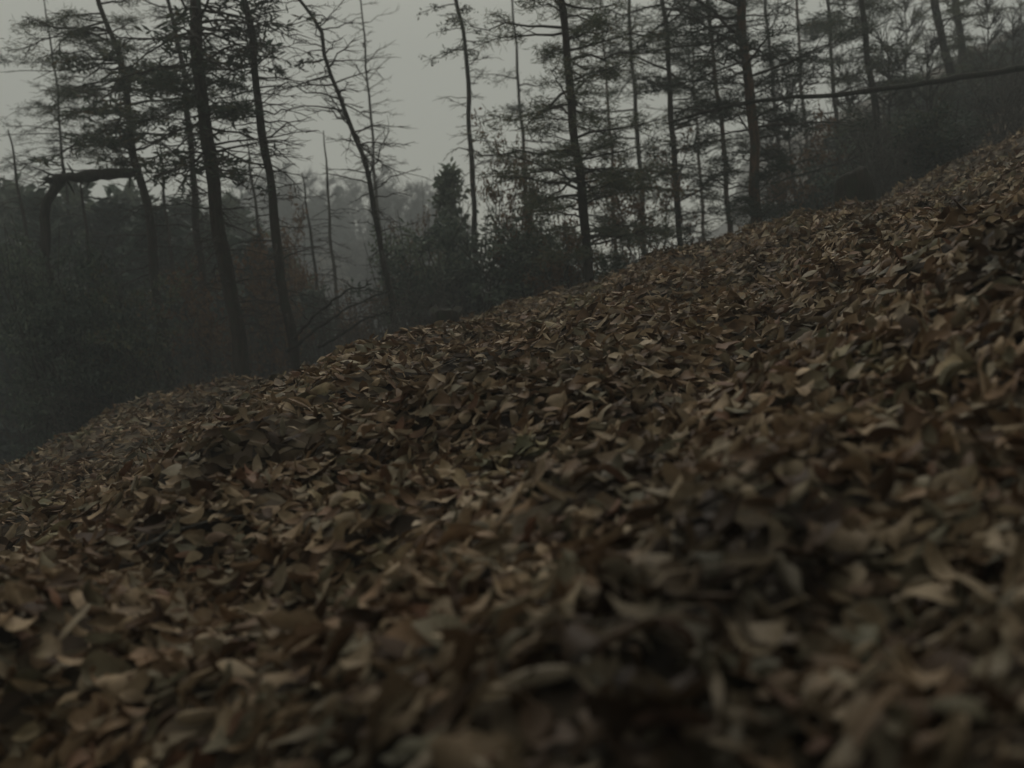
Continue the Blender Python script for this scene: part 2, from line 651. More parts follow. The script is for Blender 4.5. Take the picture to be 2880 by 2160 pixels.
def tree(name, label, trace, y, rbase, height, zones, limbs=(), mat=None, needle=None, seed=0,
         wig=.10, cat='tree', crown=None, brmat=None, ycurve=0.0, group=None):
    """trace: sight points down the trunk (top first); rooted on the terrain at distance y"""
    rng = np.random.default_rng(seed)
    mat = mat or M_BARK
    brmat = brmat or M_TWIG
    needle = needle or M_NEEDLE
    tr = [at(px, py, y) for px, py in trace]
    tr = np.array(tr)[::-1]                      # bottom first
    d = tr[0] - tr[1] if len(tr) > 1 else np.array([0, 0, -1.0])
    d = d / -d[2]
    base = tr[0].copy()
    for _ in range(30):                          # follow the trunk down to the soil
        gz = float(terrain(base[0], base[1]))
        if abs(base[2] - gz) < .01:
            break
        base = base + np.array([d[0] * .6, 0, -1.0]) * (base[2] - gz)
    root = base - np.array([d[0] * -.0, 0, .25])
    up = tr[-1] - tr[-2]
    up = up / up[2]
    topz = base[2] + height
    pts = [root, base] if base[2] < tr[0][2] - .15 else [root]
    pts += list(tr)
    last = tr[-1]
    while last[2] < topz - .05:
        step = min(1.1, topz - last[2])
        last = last + np.array([up[0] * .6 * step + rng.normal(0, .04), rng.normal(0, .05), step])
        pts.append(last)
    pts = np.array(pts)
    # even resampling with small wander in depth as well
    seg = np.r_[0, np.cumsum(np.linalg.norm(np.diff(pts, axis=0), axis=1))]
    n = int(seg[-1] / .35) + 3
    s = np.linspace(0, seg[-1], n)
    P = np.stack([np.interp(s, seg, pts[:, k]) for k in range(3)], -1)
    ph = rng.uniform(0, 6, 4)
    P[:, 1] += wig * np.sin(s * .8 + ph[0]) * np.minimum(s / 2, 1) + ycurve * s
    P[:, 0] += wig * .18 * np.sin(s * 2.6 + ph[1]) + wig * .12 * np.sin(s * 5.3 + ph[2])
    f = s / s[-1]
    R = rbase * (1 - f) ** .75 + .012
    R = R * (1 + .55 * np.exp(-s / .25)) * (1 + .06 * np.sin(s * 4 + ph[3]))
    e = empty(name, tuple(base))
    tag(e, label, cat, group)
    mb = MB()
    mb.tube(P, R, 9)
    mb.build('trunk', mat, e, origin=base)

    def on(z):
        k = np.clip(np.searchsorted(P[:, 2], z), 1, n - 1)
        g = (z - P[k - 1, 2]) / max(P[k, 2] - P[k - 1, 2], 1e-6)
        return P[k - 1] + (P[k] - P[k - 1]) * np.clip(g, 0, 1), R[k]
    cr = MB()
    got = False
    px_m = y / FPX
    for zn in zones:
        py0, py1, nl, lpx, side, dens = zn[:6]
        o = zn[6] if len(zn) > 6 else {}
        if py0 < 0 and py1 <= 0 and o.get('sky'):
            z1, z0 = topz - .2, at(trace[0][0], 0, y)[2] + o.get('up', .2)
        else:
            z1, z0 = at(trace[0][0], py0, y)[2], at(trace[0][0], py1, y)[2]
            z1 = min(z1, topz - .1)
        for q in range(nl):
            z = z0 + (z1 - z0) * (q + rng.random()) / nl
            b, r = on(z)
            if side == 'l':
                a = rng.normal(math.pi, .6)
            elif side == 'r':
                a = rng.normal(0, .6)
            else:
                a = rng.uniform(0, 6.283)
            el = rng.normal(o.get('el', .02), o.get('els', .16))
            dr = np.array([math.cos(a) * math.cos(el), math.sin(a) * math.cos(el), math.sin(el)])
            ln = lpx * px_m * rng.uniform(.45, 1.25)
            tw = o.get('tw', 7)
            m, ends = limb(b, dr, ln, min(max(.010, ln * .017), r * .6), rng, tw, o.get('sag', .1))
            m.build('branch', brmat, e, origin=base)
            if dens > 0:
                for c in ends:
                    if rng.random() < dens:
                        tuft(cr, c, o.get('tn', 20), o.get('tr', .16), o.get('tl', .15), o.get('tw2', .02), rng, .5)
                        got = True
    for lb in limbs:
        trl, rad, dens = lb[:3]
        o = lb[3] if len(lb) > 3 else {}
        pth = np.array([at(px, py, y) for px, py in trl])
        sc = np.r_[0, np.cumsum(np.linalg.norm(np.diff(pth, axis=0), axis=1))]
        ss = np.linspace(0, sc[-1], max(6, len(trl) + 2))
        pth = np.stack([np.interp(ss, sc, pth[:, k]) for k in range(3)], -1)
        b, r = on(pth[0][2])
        slope = o.get('dy', rng.uniform(-.35, .35))
        pth[:, 1] += (b[1] - y) + slope * ss
        pth[0] = b
        pth[1:-1, 2] += rng.normal(0, .012, len(pth) - 2)
        m, ends = limb(None, None, 0, rad, rng, o.get('tw', 6), path=pth, sides=6)
        m.build('branch', brmat, e, origin=base)
        if dens:
            for c in ends:
                tuft(cr, c, o.get('tn', 30), o.get('tr', .16), o.get('tl', .13), .008, rng, .5)
                got = True
    if got:
        cr.build('crown', needle, e, smooth=False, origin=base)
    return e


NEED = dict(tn=24, tr=.13, tl=.13, tw2=.0055, tw=9, sag=.12)
SKYL = dict(sky=True, tn=26, tr=.2, tl=.15, tw2=.008, tw=7, sag=-.02, up=1.6)
SKY = dict(sky=True, tn=26, tr=.22, tl=.16, tw2=.009, tw=7, sag=.1)
DEAD = dict(tw=8, sag=.14, els=.25)



def height_top(px, py, y):
    p = at(px, py, y)
    return float(p[2] - terrain(p[0], y)) + .3


# left group
tree('pine_tree', 'pine with heavy needle sprays drooping on its left, over the bent-over trunk',
     [(97, 0), (111, 39), (122, 74), (128, 116), (136, 165), (152, 217), (160, 300)], 15, .105, 11,
     [(0, 60, 9, 55, 'any', .55, NEED), (20, 150, 24, 66, 'l', .5, NEED), (60, 170, 36, 76, 'any', .25, DEAD),
      (165, 300, 28, 50, 'any', .0, DEAD), (-1, 0, 13, 60, 'any', .7, SKYL)],
     [([(114, 62), (70, 60), (50, 64), (8, 62)], .022, 0), ([(108, 20), (82, 17), (60, 9), (36, 3)], .016, 0),
      ([(132, 134), (170, 136), (207, 137)], .026, 0), ([(106, 30), (85, 22), (55, 30), (38, 42), (54, 58)], .03, 1),
      ([(130, 150), (105, 140), (80, 133), (52, 130)], .016, 0)],
     seed=11)
tree('pine_tree', 'thin dark pine close behind the thick dead-limbed trunk on the left',
     [(169, 0), (177, 39), (185, 77), (187, 120), (190, 165), (196, 230), (205, 300)], 16.5, .10, 12,
     [(0, 110, 22, 50, 'any', .2, NEED), (110, 300, 40, 50, 'any', 0, DEAD), (-1, 0, 12, 60, 'any', .7, SKYL)],
     seed=12)
tree('pine_tree', 'thick dark trunk with rows of dead horizontal limbs at the leaf bank edge',
     [(195, 0), (201, 62), (207, 123), (214, 185), (222, 247), (233, 320), (243, 382)], 12.3, .115, 12.5,
     [(0, 75, 40, 74, 'any', .03, DEAD), (72, 112, 12, 62, 'any', .7, NEED), (112, 180, 32, 66, 'any', .05, DEAD),
      (185, 330, 40, 56, 'any', 0, DEAD), (-1, 0, 13, 70, 'any', .7, SKYL)],
     [([(211, 147), (250, 143), (290, 139), (326, 137)], .018, 0), ([(213, 166), (240, 163), (264, 161)], .018, 0),
      ([(203, 88), (225, 84), (245, 91)], .02, 1), ([(205, 100), (180, 84), (160, 76), (142, 82)], .024, 1),
      ([(206, 108), (225, 106), (248, 112)], .016, 1)],
     seed=13)
tree('pine_tree', 'slim knotty dead-limbed trunk with sky beside it, second along the bank edge',
     [(242, 0), (250, 39), (256, 93), (265, 154), (275, 216), (285, 290), (296, 364)], 12.9, .078, 11,
     [(0, 60, 34, 50, 'any', .05, DEAD), (60, 180, 42, 56, 'any', 0, DEAD), (180, 340, 30, 44, 'any', 0, DEAD),
      (-1, 0, 11, 60, 'any', .7, SKYL)],
     [([(250, 41), (280, 43), (310, 54), (326, 58)], .012, 0), ([(249, 44), (230, 50), (212, 54)], .014, 0)],
     seed=14)
tree('bare_tree', 'crooked thin leafless tree leaning across the open sky',
     [(299, 0), (321, 31), (326, 60), (343, 106), (358, 148), (370, 185), (384, 265), (398, 342)], 14, .05, 8.5,
     [(0, 60, 16, 40, 'any', 0, DEAD), (60, 190, 40, 50, 'any', 0, dict(tw=10, els=.4, el=.2)),
      (190, 320, 22, 40, 'any', 0, DEAD), (-1, 0, 14, 45, 'any', 0, dict(sky=True, tw=9, el=.3))],
     [([(344, 110), (330, 106), (305, 105), (278, 113)], .018, 0, dict(tw=3)), ([(326, 62), (355, 61), (392, 62)], .013, 0, dict(tw=2)),
      ([(356, 142), (385, 165), (400, 172), (425, 175)], .015, 0), ([(318, 28), (335, 12), (348, -5)], .012, 0),
      ([(372, 190), (392, 176), (420, 168)], .015, 0)],
     mat=M_BARK, brmat=M_TWIG, seed=15, cat='tree')
tree('bare_tree', 'faint pale leafless stem beside the crooked thin tree',
     [(361, 0), (366, 60), (370, 116), (375, 185), (384, 280)], 21, .055, 13,
     [(0, 190, 40, 32, 'any', 0, dict(tw=7, el=.25, els=.3)), (-1, 0, 14, 40, 'any', 0, dict(sky=True, tw=8, el=.3))],
     mat=M_BARKG, brmat=M_BARKG, seed=16)
tree('dead_snag', 'short broken-off dead trunk standing between the bare trees',
     [(325, 131), (327, 170), (331, 230), (336, 300)], 19, .06, 7.0,
     [(135, 280, 34, 28, 'any', 0, DEAD)], mat=M_BARKG, seed=17)
tree('bare_tree', 'tall straight twiggy trunk rising behind the dark evergreen bushes',
     [(457, 0), (463, 30), (467, 70), (470, 130), (473, 199), (478, 290)], 17, .065, 12,
     [(0, 60, 14, 34, 'any', .3, dict(tn=8, tr=.12, tl=.1, tw2=.015, tw=6)), (60, 200, 34, 28, 'any', 0, DEAD),
      (-1, 0, 10, 50, 'any', .4, SKYL)],
     [([(470, 150), (462, 146), (450, 152), (445, 160)], .016, 0)], seed=18)

tree('pine_tree', 'sparse thin pine standing beyond the bent-over trunk',
     [(40, -10), (52, 60), (60, 120), (68, 190), (76, 260)], 21, .06, 13,
     [(0, 190, 44, 50, 'any', .22, dict(NEED, tw=10)), (-1, 0, 10, 50, 'any', .6, SKYL)], seed=19)

# right group: pines with open, layered needle crowns
PN = dict(tn=24, tr=.13, tl=.13, tw2=.0065, tw=9, sag=.04, el=.12, els=.2)
tree('pine_tree', 'green pine with layered boughs standing at the crest, leftmost of the leafy pines',
     [(560, 0), (566, 50), (572, 102), (581, 185), (590, 270)], 13, .075, 11,
     [(0, 70, 16, 74, 'any', .5, PN), (70, 200, 28, 84, 'any', .55, PN), (150, 262, 30, 72, 'any', .6, PN),
      (-1, 0, 13, 70, 'any', .8, SKY)],
     [([(572, 104), (545, 110), (515, 118), (500, 122)], .018, 1), ([(582, 185), (555, 172), (525, 160), (492, 153)], .02, 1),
      ([(565, 40), (590, 28), (615, 12)], .014, 1)],
     seed=21)
tree('pine_tree', 'slender shaded pine half hidden in needles between two thicker pines',
     [(664, 20), (669, 80), (672, 150), (683, 252)], 16.5, .07, 10,
     [(0, 90, 20, 78, 'any', .55, PN), (90, 190, 18, 66, 'any', .5, PN), (180, 250, 16, 52, 'any', .5, PN),
      (-1, 0, 10, 70, 'any', .8, SKY)], seed=22)
tree('pine_tree', 'thin pine stem just before the red-barked pine',
     [(708, 0), (716, 80), (724, 165), (730, 240)], 18, .06, 10.5,
     [(0, 120, 22, 62, 'any', .55, PN), (120, 230, 16, 46, 'any', .5, PN), (-1, 0, 9, 60, 'any', .8, SKY)],
     mat=M_BARKP, seed=23)
tree('pine_tree', 'red-barked pine rising from the leaf slope, dead stem leaning on it',
     [(743, 0), (748, 90), (753, 140), (755, 224)], 13.2, .08, 12,
     [(0, 60, 18, 88, 'any', .55, PN), (50, 150, 22, 80, 'any', .5, PN), (150, 225, 18, 56, 'any', .4, PN),
      (-1, 0, 13, 80, 'any', .8, SKY)],
     [([(747, 96), (760, 90), (790, 76), (830, 60)], .016, 1), ([(746, 60), (720, 70), (690, 84), (655, 88)], .02, 1),
      ([(752, 130), (720, 134), (690, 150), (650, 156)], .018, 1)],
     mat=M_BARKP, seed=24)
tree('pine_tree', 'thin far pine in the gap right of the red-barked pine',
     [(828, 30), (833, 83), (840, 153), (843, 190)], 21, .06, 9,
     [(20, 190, 24, 62, 'any', .5, PN), (-1, 20, 7, 50, 'any', .8, SKY)], seed=25)
tree('pine_tree', 'bushy pine with a dense clumped crown before the right hillside',
     [(862, -10), (868, 50), (874, 110), (878, 165)], 17, .075, 9,
     [(-5, 150, 36, 42, 'any', .85, dict(PN, tn=26, tr=.2, tw=8)), (-1, 0, 9, 50, 'any', .9, SKY)], seed=26)
tree('pine_tree', 'dark straight pine low on the right hillside, left one of a close pair',
     [(937, 0), (947, 55), (956, 112), (958, 150)], 20, .095, 12,
     [(0, 130, 20, 48, 'any', .6, PN), (-1, 0, 10, 60, 'any', .8, SKY)], seed=27)
tree('pine_tree', 'dark straight pine low on the right hillside, right one of a close pair',
     [(958, 0), (963, 60), (967, 120), (969, 150)], 22, .10, 12,
     [(0, 120, 20, 50, 'any', .6, PN), (-1, 0, 10, 60, 'any', .8, SKY)], seed=28)


for k, (px, yy, n_) in enumerate([(524, 23, 14), (612, 25, 20), (640, 21, 18), (700, 27, 22), (778, 24, 22), (808, 28, 20)]):
    tree('pine_tree', 'hazy thin pine in the second row behind the leafy pines',
         [(px - 12, -10), (px - 6, 80), (px, 160), (px + 4, 250)], yy, .075, 14,
         [(10 + 60 * (k == 0), 240, n_, 50, 'any', .42, dict(PN, tn=20, tl=.17, tw2=.010, tr=.2, tw=7)), (-1, 0, 6, 50, 'any', .7, SKY)],
         seed=200 + k, group='second row of pines', mat=(M_BARK, M_BARKP)[k % 2])


# ------------------------------------------------------------------ bent-over trunk, leaning stems
def stem(name, label, trace, ys, r0, r1, mat, twigs=8, seed=0, cat='branch', sides=8, rough=.06, sm=2):
    rng = np.random.default_rng(seed)
    p = np.array([at(px, py, yy) for (px, py), yy in zip(trace, ys)])
    sc = np.r_[0, np.cumsum(np.linalg.norm(np.diff(p, axis=0), axis=1))]
    # smooth resample (Catmull-like by averaging)
    ss = np.linspace(0, sc[-1], 26)
    q = np.stack([np.interp(ss, sc, p[:, k]) for k in range(3)], -1)
    for _ in range(sm):
        q[1:-1] = (q[:-2] + 2 * q[1:-1] + q[2:]) / 4
    q[1:-1] += rng.normal(0, .006 + rough * .06, (24, 3))
    mb = MB()
    mb.tube(q, np.linspace(r0, r1, 26) * (1 + rng.normal(0, rough, 26)), sides)
    base = q[0]
    e = empty(name, tuple(base))
    tag(e, label, cat)
    mb.build('stem', mat, e, origin=base)
    for k in range(twigs):
        f = int(rng.uniform(5, 25))
        d = rng.normal(0, 1, 3)
        d[2] = abs(d[2]) * .6
        d /= np.linalg.norm(d)
        m, _ = limb(q[f], d, rng.uniform(.2, .8), .011, rng, 4)
        m.build('twig', M_TWIG, e, origin=base)
    return e


def on_ground(px, py, y0, dz=-.05):
    p = at(px, py, y0)
    return p


# base point of the bent trunk sits in the soil beyond the bank
def ground_pixel(px, y):
    """pixel row at which the terrain lies at distance y for column px"""
    lo, hi = 0.0, 900.0
    for _ in range(50):
        m = (lo + hi) / 2
        p = at(px, m, y)
        if p[2] > terrain(p[0], p[1]):
            lo = m
        else:
            hi = m
    return (lo + hi) / 2


gp = ground_pixel(80, 14)
for k, (px, py, yy, lb) in enumerate([
        (20, 140, 17, 'slim dark bare trunk left of the snapped trunk'), (88, 190, 16, 'slim dark bare trunk under the level broken top'),
        (168, 150, 18, 'slim dark bare trunk between the two pines behind the dead-limbed trunk'),
        (258, 150, 19, 'slim dark bare trunk between the thick and the slim bank edge trunks'), (312, 185, 20, 'slim dark bare trunk beside the broken-off dead trunk')]):
    tree('bare_tree', lb, [(px - 8, py), (px, py + 70), (px + 10, py + 150), (px + 16, py + 210)], yy, .075, height_top(px - 8, py, yy),
         [(py + 5, py + 200, 26, 34, 'any', 0, DEAD)], seed=300 + k)
snag = stem('broken_trunk', 'dark standing trunk snapped over, its broken top lying level at the left edge',
            [(82, gp + 4), (76, 350), (66, 322), (54, 292), (44, 258), (47, 228), (41, 207), (47, 192), (62, 181)],
            [14, 14.1, 14.2, 14.1, 13.9, 14.0, 13.9, 13.95, 14], .15, .065, M_WET, 24, 31, 'trunk', rough=.2, sm=1)
rb_ = np.random.default_rng(36)
tb_ = np.linspace(0, 1, 14)
pb_ = np.array([at(52, 180, 13.93), at(66, 177.5, 13.98), at(84, 176.5, 14.02), at(105, 174.5, 14.08), at(140, 172, 14.2)])
pb_ = np.stack([np.interp(tb_ * 4, np.arange(5), pb_[:, k]) for k in range(3)], -1) + rb_.normal(0, .008, (14, 3))
mbb = MB()
mbb.tube(pb_, np.interp(tb_, [0, .06, .3, .6, .95, 1], [.035, .085, .075, .10, .085, .05]) * (1 + rb_.normal(0, .1, 14)), 9)
for q_ in range(9):                          # splinters at the break
    c_ = pb_[0] + rb_.normal(0, .035, 3)
    d_ = np.array([-rb_.uniform(.1, .3), rb_.normal(0, .06), rb_.normal(.02, .07)])
    mbb.tube(np.array([c_, c_ + d_ * .6, c_ + d_]), np.array([.022, .014, .003]), 4)
for q_ in range(7):                          # snapped branch stubs
    k_ = int(rb_.integers(2, 13))
    d_ = np.array([rb_.normal(0, .06), rb_.normal(0, .15), rb_.choice([-1, 1]) * rb_.uniform(.12, .3)])
    mbb.tube(np.array([pb_[k_], pb_[k_] + d_ * .5, pb_[k_] + d_ + rb_.normal(0, .03, 3)]), np.array([.024, .018, .007]), 5)
mbb.build('broken_top', M_WET, snag, origin=np.array(snag.location))
stem('leaning_stem', 'long thin dead stem leaning from the right hillside across the red-barked pine',
     [(1090, 52), (1024, 68), (940, 81), (857, 93), (759, 100), (715, 110), (672, 122)],
     [11.6, 11.8, 12.2, 12.6, 13.05, 13.2, 13.3], .055, .020, M_WET, 6, 32, 'fallen stem')
stem('leaning_stem', 'short thin dead stem slanting low behind the red-barked pine',
     [(905, 132), (857, 157), (810, 172), (756, 188), (730, 196)],
     [15.5, 15.2, 15.0, 14.7, 14.5], .022, .010, M_WET, 4, 33, 'fallen stem')


for k, (tr_, lb) in enumerate([
        ([(288, 352), (318, 328), (350, 306), (388, 291)], 'topmost bare stem arching from the foot of the slim knotty trunk'),
        ([(318, 348), (345, 332), (366, 318), (392, 312)], 'dark bare stem arching low over the bank beside the crooked thin tree'),
        ([(292, 340), (318, 312), (345, 292), (372, 284)], 'slender bare stem arching up from the bank edge shrubs')]):
    stem('arching_stem', lb, tr_, [12.2, 12.3, 12.4, 12.5], .028, .010, M_WET, 6, 400 + k, 'stem')


# ------------------------------------------------------------------ evergreen bushes and small spruces
def spruce_parts(h, rad, seed, n_tiers=16, dens=1.0):
    """dense young spruce at the origin: trunk mesh data + crown mesh data"""
    rng = np.random.default_rng(seed)
    t = MB()
    k = 9
    P = np.zeros((k, 3))
    P[:, 2] = np.linspace(-.2, h, k)
    P[1:, :2] += rng.normal(0, .03, (k - 1, 2))
    t.tube(P, np.linspace(h * .013 + .02, .008, k), 7)
    tr = t.build('trunk', M_BARK)
    c = MB()
    for q in range(int(n_tiers * 9 * dens)):
        f = rng.random() ** .8
        z = h * (.06 + .93 * f)
        R = rad * (1 - f) ** .75 * rng.uniform(.55, 1.15) + .08
        a = rng.uniform(0, 6.283)
        d = np.array([math.cos(a), math.sin(a), rng.uniform(-.35, .1)])
        nseg = max(2, int(R / .28))
        for s in range(nseg):
            g = (s + 1) / nseg
            p = np.array([0, 0, z]) + d * R * g + np.array([0, 0, -.12 * R * g * g])
            tuft(c, p, 12, .24, .24, .045, rng, .5)
    cr = c.build('crown', M_SPRUCE, smooth=False)
    return tr, cr


def bush_parts(h, rad, seed, mat, fill=1.0, bare=False):
    rng = np.random.default_rng(seed)
    t, c = MB(), MB()
    for q in range(int(14 * fill)):
        a = rng.uniform(0, 6.283)
        lean = rng.uniform(.1, .9) * rad
        top = np.array([math.cos(a) * lean, math.sin(a) * lean, h * rng.uniform(.6, 1)])
        p = jit_path(np.array([math.cos(a) * .08, math.sin(a) * .08, -.1]), top, 6, .05 * h, rng)
        p[:, :2] *= (np.linspace(0, 1, 6)[:, None] ** .5 * .6 + .4)
        t.tube(p, np.linspace(.018, .004, 6) * (h / 2) ** .5, 4)
        for s in range(9):
            f = rng.uniform(.15, 1)
            b = p[int(f * 5)]
            d = rng.normal(0, 1, 3)
            d[2] = abs(d[2]) * .7
            d /= np.linalg.norm(d)
            e = b + d * rad * rng.uniform(.25, .6)
            t.tube(np.array([b, (b + e) / 2 + rng.normal(0, .03, 3), e]), np.array([.006, .005, .003]), 3, False)
            if not bare:
                for w_ in (.5, .8, 1.05):
                    tuft(c, b + (e - b) * w_, 14, .17, .12, .024, rng, .8)
    tr = t.build('stems', M_BARKG if bare else M_TWIG)
    cr = None if bare else c.build('crown', mat, smooth=False)
    return tr, cr


def assemble(name, parts, loc, rz, sc, label, cat, group=None):
    e = empty(name, loc)
    for p in parts:
        if p is None:
            continue
        if p.parent is None and not p.get('used'):
            c = p
            p['used'] = 1
        else:
            c = p.copy()
            COL.objects.link(c)
        c.parent = e
        c.location = (0, 0, 0)
    e.rotation_euler = (0, 0, rz)
    e.scale = sc
    tag(e, label, cat, group)
    return e


def put(px, y):
    p = at(px, 200, y)
    return (float(p[0]), float(y), float(terrain(p[0], y)) - .03)


SP = [spruce_parts(5.0, 1.5, 41), spruce_parts(5.0, 1.3, 42), spruce_parts(5.0, 1.75, 43)]
BU = [bush_parts(2.0, 1.0, 51, M_SPRUCE), bush_parts(2.0, 1.15, 52, M_SPRUCE), bush_parts(2.0, 1.0, 53, M_NEEDLE)]
TB = [bush_parts(4.0, 1.25, 54, M_SPRUCE, 1.7), bush_parts(4.0, 1.3, 55, M_NEEDLE, 1.6), bush_parts(4.0, 1.2, 50, M_SPRUCE, 1.5)]
BARE = [bush_parts(2.0, 1.2, 56, None, 1.3, True), bush_parts(2.0, 1.3, 57, None, 1.3, True)]
BROWN = [bush_parts(4.0, 1.5, 58, M_BROWN, .9), bush_parts(4.0, 1.5, 59, M_BROWN, .8)]


def height_to(px, py, y):
    """how tall a thing standing at (column px, distance y) must be to reach row py"""
    p = at(px, py, y)
    return float(p[2] - terrain(p[0], y))


ri = np.random.default_rng(71)
# dark spruces standing in the hollow on the left
rows = [(-40, 178, 22), (8, 174, 26), (40, 190, 20), (75, 182, 24), (105, 196, 21), (128, 186, 28), (150, 205, 19.5),
        (178, 195, 25), (205, 215, 20), (228, 196, 30), (250, 235, 19), (-15, 250, 18), (92, 285, 17),
        (168, 290, 17.5), (275, 255, 22), (300, 292, 19)]
NAMED = {1: 'tall dark spruce rising behind the crook of the bent trunk',
         2: 'dark spruce framed inside the crook of the bent trunk',
         3: 'dark spruce under the horizontal arm of the bent trunk',
         6: 'dark spruce at the foot of the pine with drooping needle sprays',
         8: 'dark spruce close behind the thick dead-limbed trunk',
         10: 'small dark spruce between the thick dead-limbed trunk and the slim knotty trunk',
         14: 'small dark spruce right behind the slim knotty trunk',
         15: 'low dark spruce right of the slim knotty trunk, beside leafless shrubs'}
for k, (px, py, y) in enumerate(rows):
    h = height_to(px, py, y)
    s = h / 5.0
    assemble('spruce_tree', SP[k % 3], put(px, y), ri.uniform(0, 6), (s * .5 + .5, s * .5 + .5, s),
             NAMED.get(k, 'dark dense young spruce in the shadowed hollow below the leaf bank'), 'tree',
             None if k in NAMED else 'spruces crowded in the hollow on the left')
# evergreen bushes behind the crest in the middle
mid = [(405, 207, 16.5, 1.3, 0, 'rounded dark evergreen bush at the left end of the clump behind the crest'),
       (450, 160, 18.5, .8, 1, 'tall pointed dark evergreen bush beside the straight twiggy trunk'),
       (438, 200, 15.5, 1.35, 2, 'dark evergreen bush directly below the tall pointed one'),
       (490, 198, 15.0, 1.5, 0, 'broad dark evergreen bush in the middle of the clump behind the crest'),
       (520, 203, 16.5, 1.5, 3, 'dark evergreen bush behind the brown sapling left of the leafy pines'),
       (548, 214, 14.5, 1.1, 0, 'low dark evergreen bush at the foot of the leftmost leafy pine')]
for k, (px, py, y, wd, kd, lb) in enumerate(mid):
    h = height_to(px, py, y)
    if kd == 1:
        assemble('evergreen_bush', SP[1], put(px, y), 1.0, (wd, wd, h / 5.0), lb, 'bush')
    else:
        assemble('evergreen_bush', TB[kd % 2 if kd == 3 else kd], put(px, y), ri.uniform(0, 6), (wd * .85, wd * .85, h / 4.0), lb, 'bush')
# low scrub under the pines
for k, (px, py, y) in enumerate([(612, 236, 15), (645, 244, 14.5), (700, 236, 15), (785, 190, 16), (815, 178, 17)]):
    h = height_to(px, py, y)
    assemble('evergreen_bush', BU[(k + 2) % 3], put(px, y), ri.uniform(0, 6), (.55, .55, max(h, .5) / 2.0),
             'small loose evergreen bush in the row under the leafy pines', 'bush', 'low bushes under the pines')
# bushes up the right hillside
HB = [(860, 128, 17), (898, 112, 18), (930, 96, 21), (975, 80, 22), (1010, 62, 23), (1045, 60, 20), (890, 150, 15.5),
      (955, 120, 18), (1000, 105, 19), (915, 84, 27), (985, 55, 28), (1035, 38, 28), (1060, 95, 17), (870, 105, 23), (945, 70, 30), (1015, 40, 33)]
for k, (px, py, y) in enumerate(HB):
    h = max(height_to(px, py, y), .8)
    w_ = 1.0 + .02 * y
    lb = 'dim grey-green bush growing up the right hillside'
    gr = 'bushes on the right hillside'
    if k in (0, 6):
        lb, gr = ('grey-green bush behind the dark stump on the crest', 'taller grey-green bush beside the dark stump on the crest')[k == 0], None
    assemble('evergreen_bush', BU[k % 3], put(px, y), ri.uniform(0, 6), (w_, w_, h / 2.0), lb, 'bush', gr)
for k, (px, py, y) in enumerate([(18, 212, 13.0), (62, 222, 12.9), (100, 250, 13.1)]):
    h = height_to(px, py, y)
    assemble('evergreen_bush', TB[(0, 2, 1)[k]], put(px, y), ri.uniform(0, 6), (.8, .8, h / 4.0),
             ('loose evergreen bush left of the snapped trunk, in front of the spruces', 'loose evergreen bush half hiding the foot of the snapped trunk',
              'loose evergreen bush below the level broken top of the snapped trunk')[k], 'bush')
for k, (px, py, y) in enumerate([(872, 132, 12.6), (900, 108, 12.4), (935, 92, 12.8), (968, 78, 12.5), (1000, 70, 12.8), (1035, 58, 12.4),
                                 (885, 100, 14), (950, 70, 14.2), (1015, 50, 14.2), (1065, 50, 13)]):
    h = max(height_to(px, py, y), .6)
    br = k not in (2, 7)
    h *= (1.25, .8, 1.0, .6)[k % 4]
    assemble('bare_shrub' if br else 'evergreen_bush', BARE[k % 2] if br else BU[k % 3], put(px, y), ri.uniform(0, 6), (.8, .8, h / 2.0),
             ('tangle of leafless twigs in the brush where the right hillside begins' if br else
              'grey-green bush in the brush where the right hillside begins'), 'shrub' if br else 'bush',
             'leafless shrubs in the right hand brush' if br else 'bushes in the right hand brush')
# bare twiggy brush along the bank
for k, (px, py, y) in enumerate([(310, 285, 13.2), (345, 275, 13.6), (378, 282, 12.8), (405, 280, 13.2), (170, 330, 13),
                                 (100, 345, 12.8), (40, 360, 12.6), (220, 318, 13.6), (432, 262, 13.4), (-10, 350, 13)]):
    h = max(height_to(px, py, y), .5)
    assemble('bare_shrub', BARE[k % 2], put(px, y), ri.uniform(0, 6), (.8, .8, h / 2.0),
             'tangled leafless shrub just over the edge of the leaf bank', 'shrub', 'leafless shrubs along the bank edge')
# saplings still holding brown leaves
for px, py, y, sc, lb in [(405, 150, 19, .62, 'sapling with withered brown leaves beside the evergreen clump'),
                          (520, 105, 15, .55, 'sapling with withered brown leaves left of the leafy pines'),
                          (640, 130, 16, .8, 'sapling with withered brown leaves between the leafy pines'),
                          (795, 92, 17, .7, 'sapling with withered brown leaves right of the red-barked pine'),
                          (560, 215, 13.6, .45, 'low sapling with withered brown leaves at the crest'),
                          (290, 190, 21, .6, 'sapling with withered brown leaves behind the slim knotty trunk'),
                          (200, 232, 15.5, .8, 'sapling with withered brown leaves left of the thick dead-limbed trunk'),
                          (262, 205, 16, .6, 'sapling with withered brown leaves between the thick and the slim bank edge trunks'),
                          (355, 245, 16, .7, 'low sapling with withered brown leaves under the crooked thin tree')]:
    h = height_to(px, py, y)
    assemble('brown_sapling', BROWN[int(px) % 2], put(px, y), ri.uniform(0, 6), (sc * 1.1, sc * 1.1, h / 4.0), lb, 'sapling')


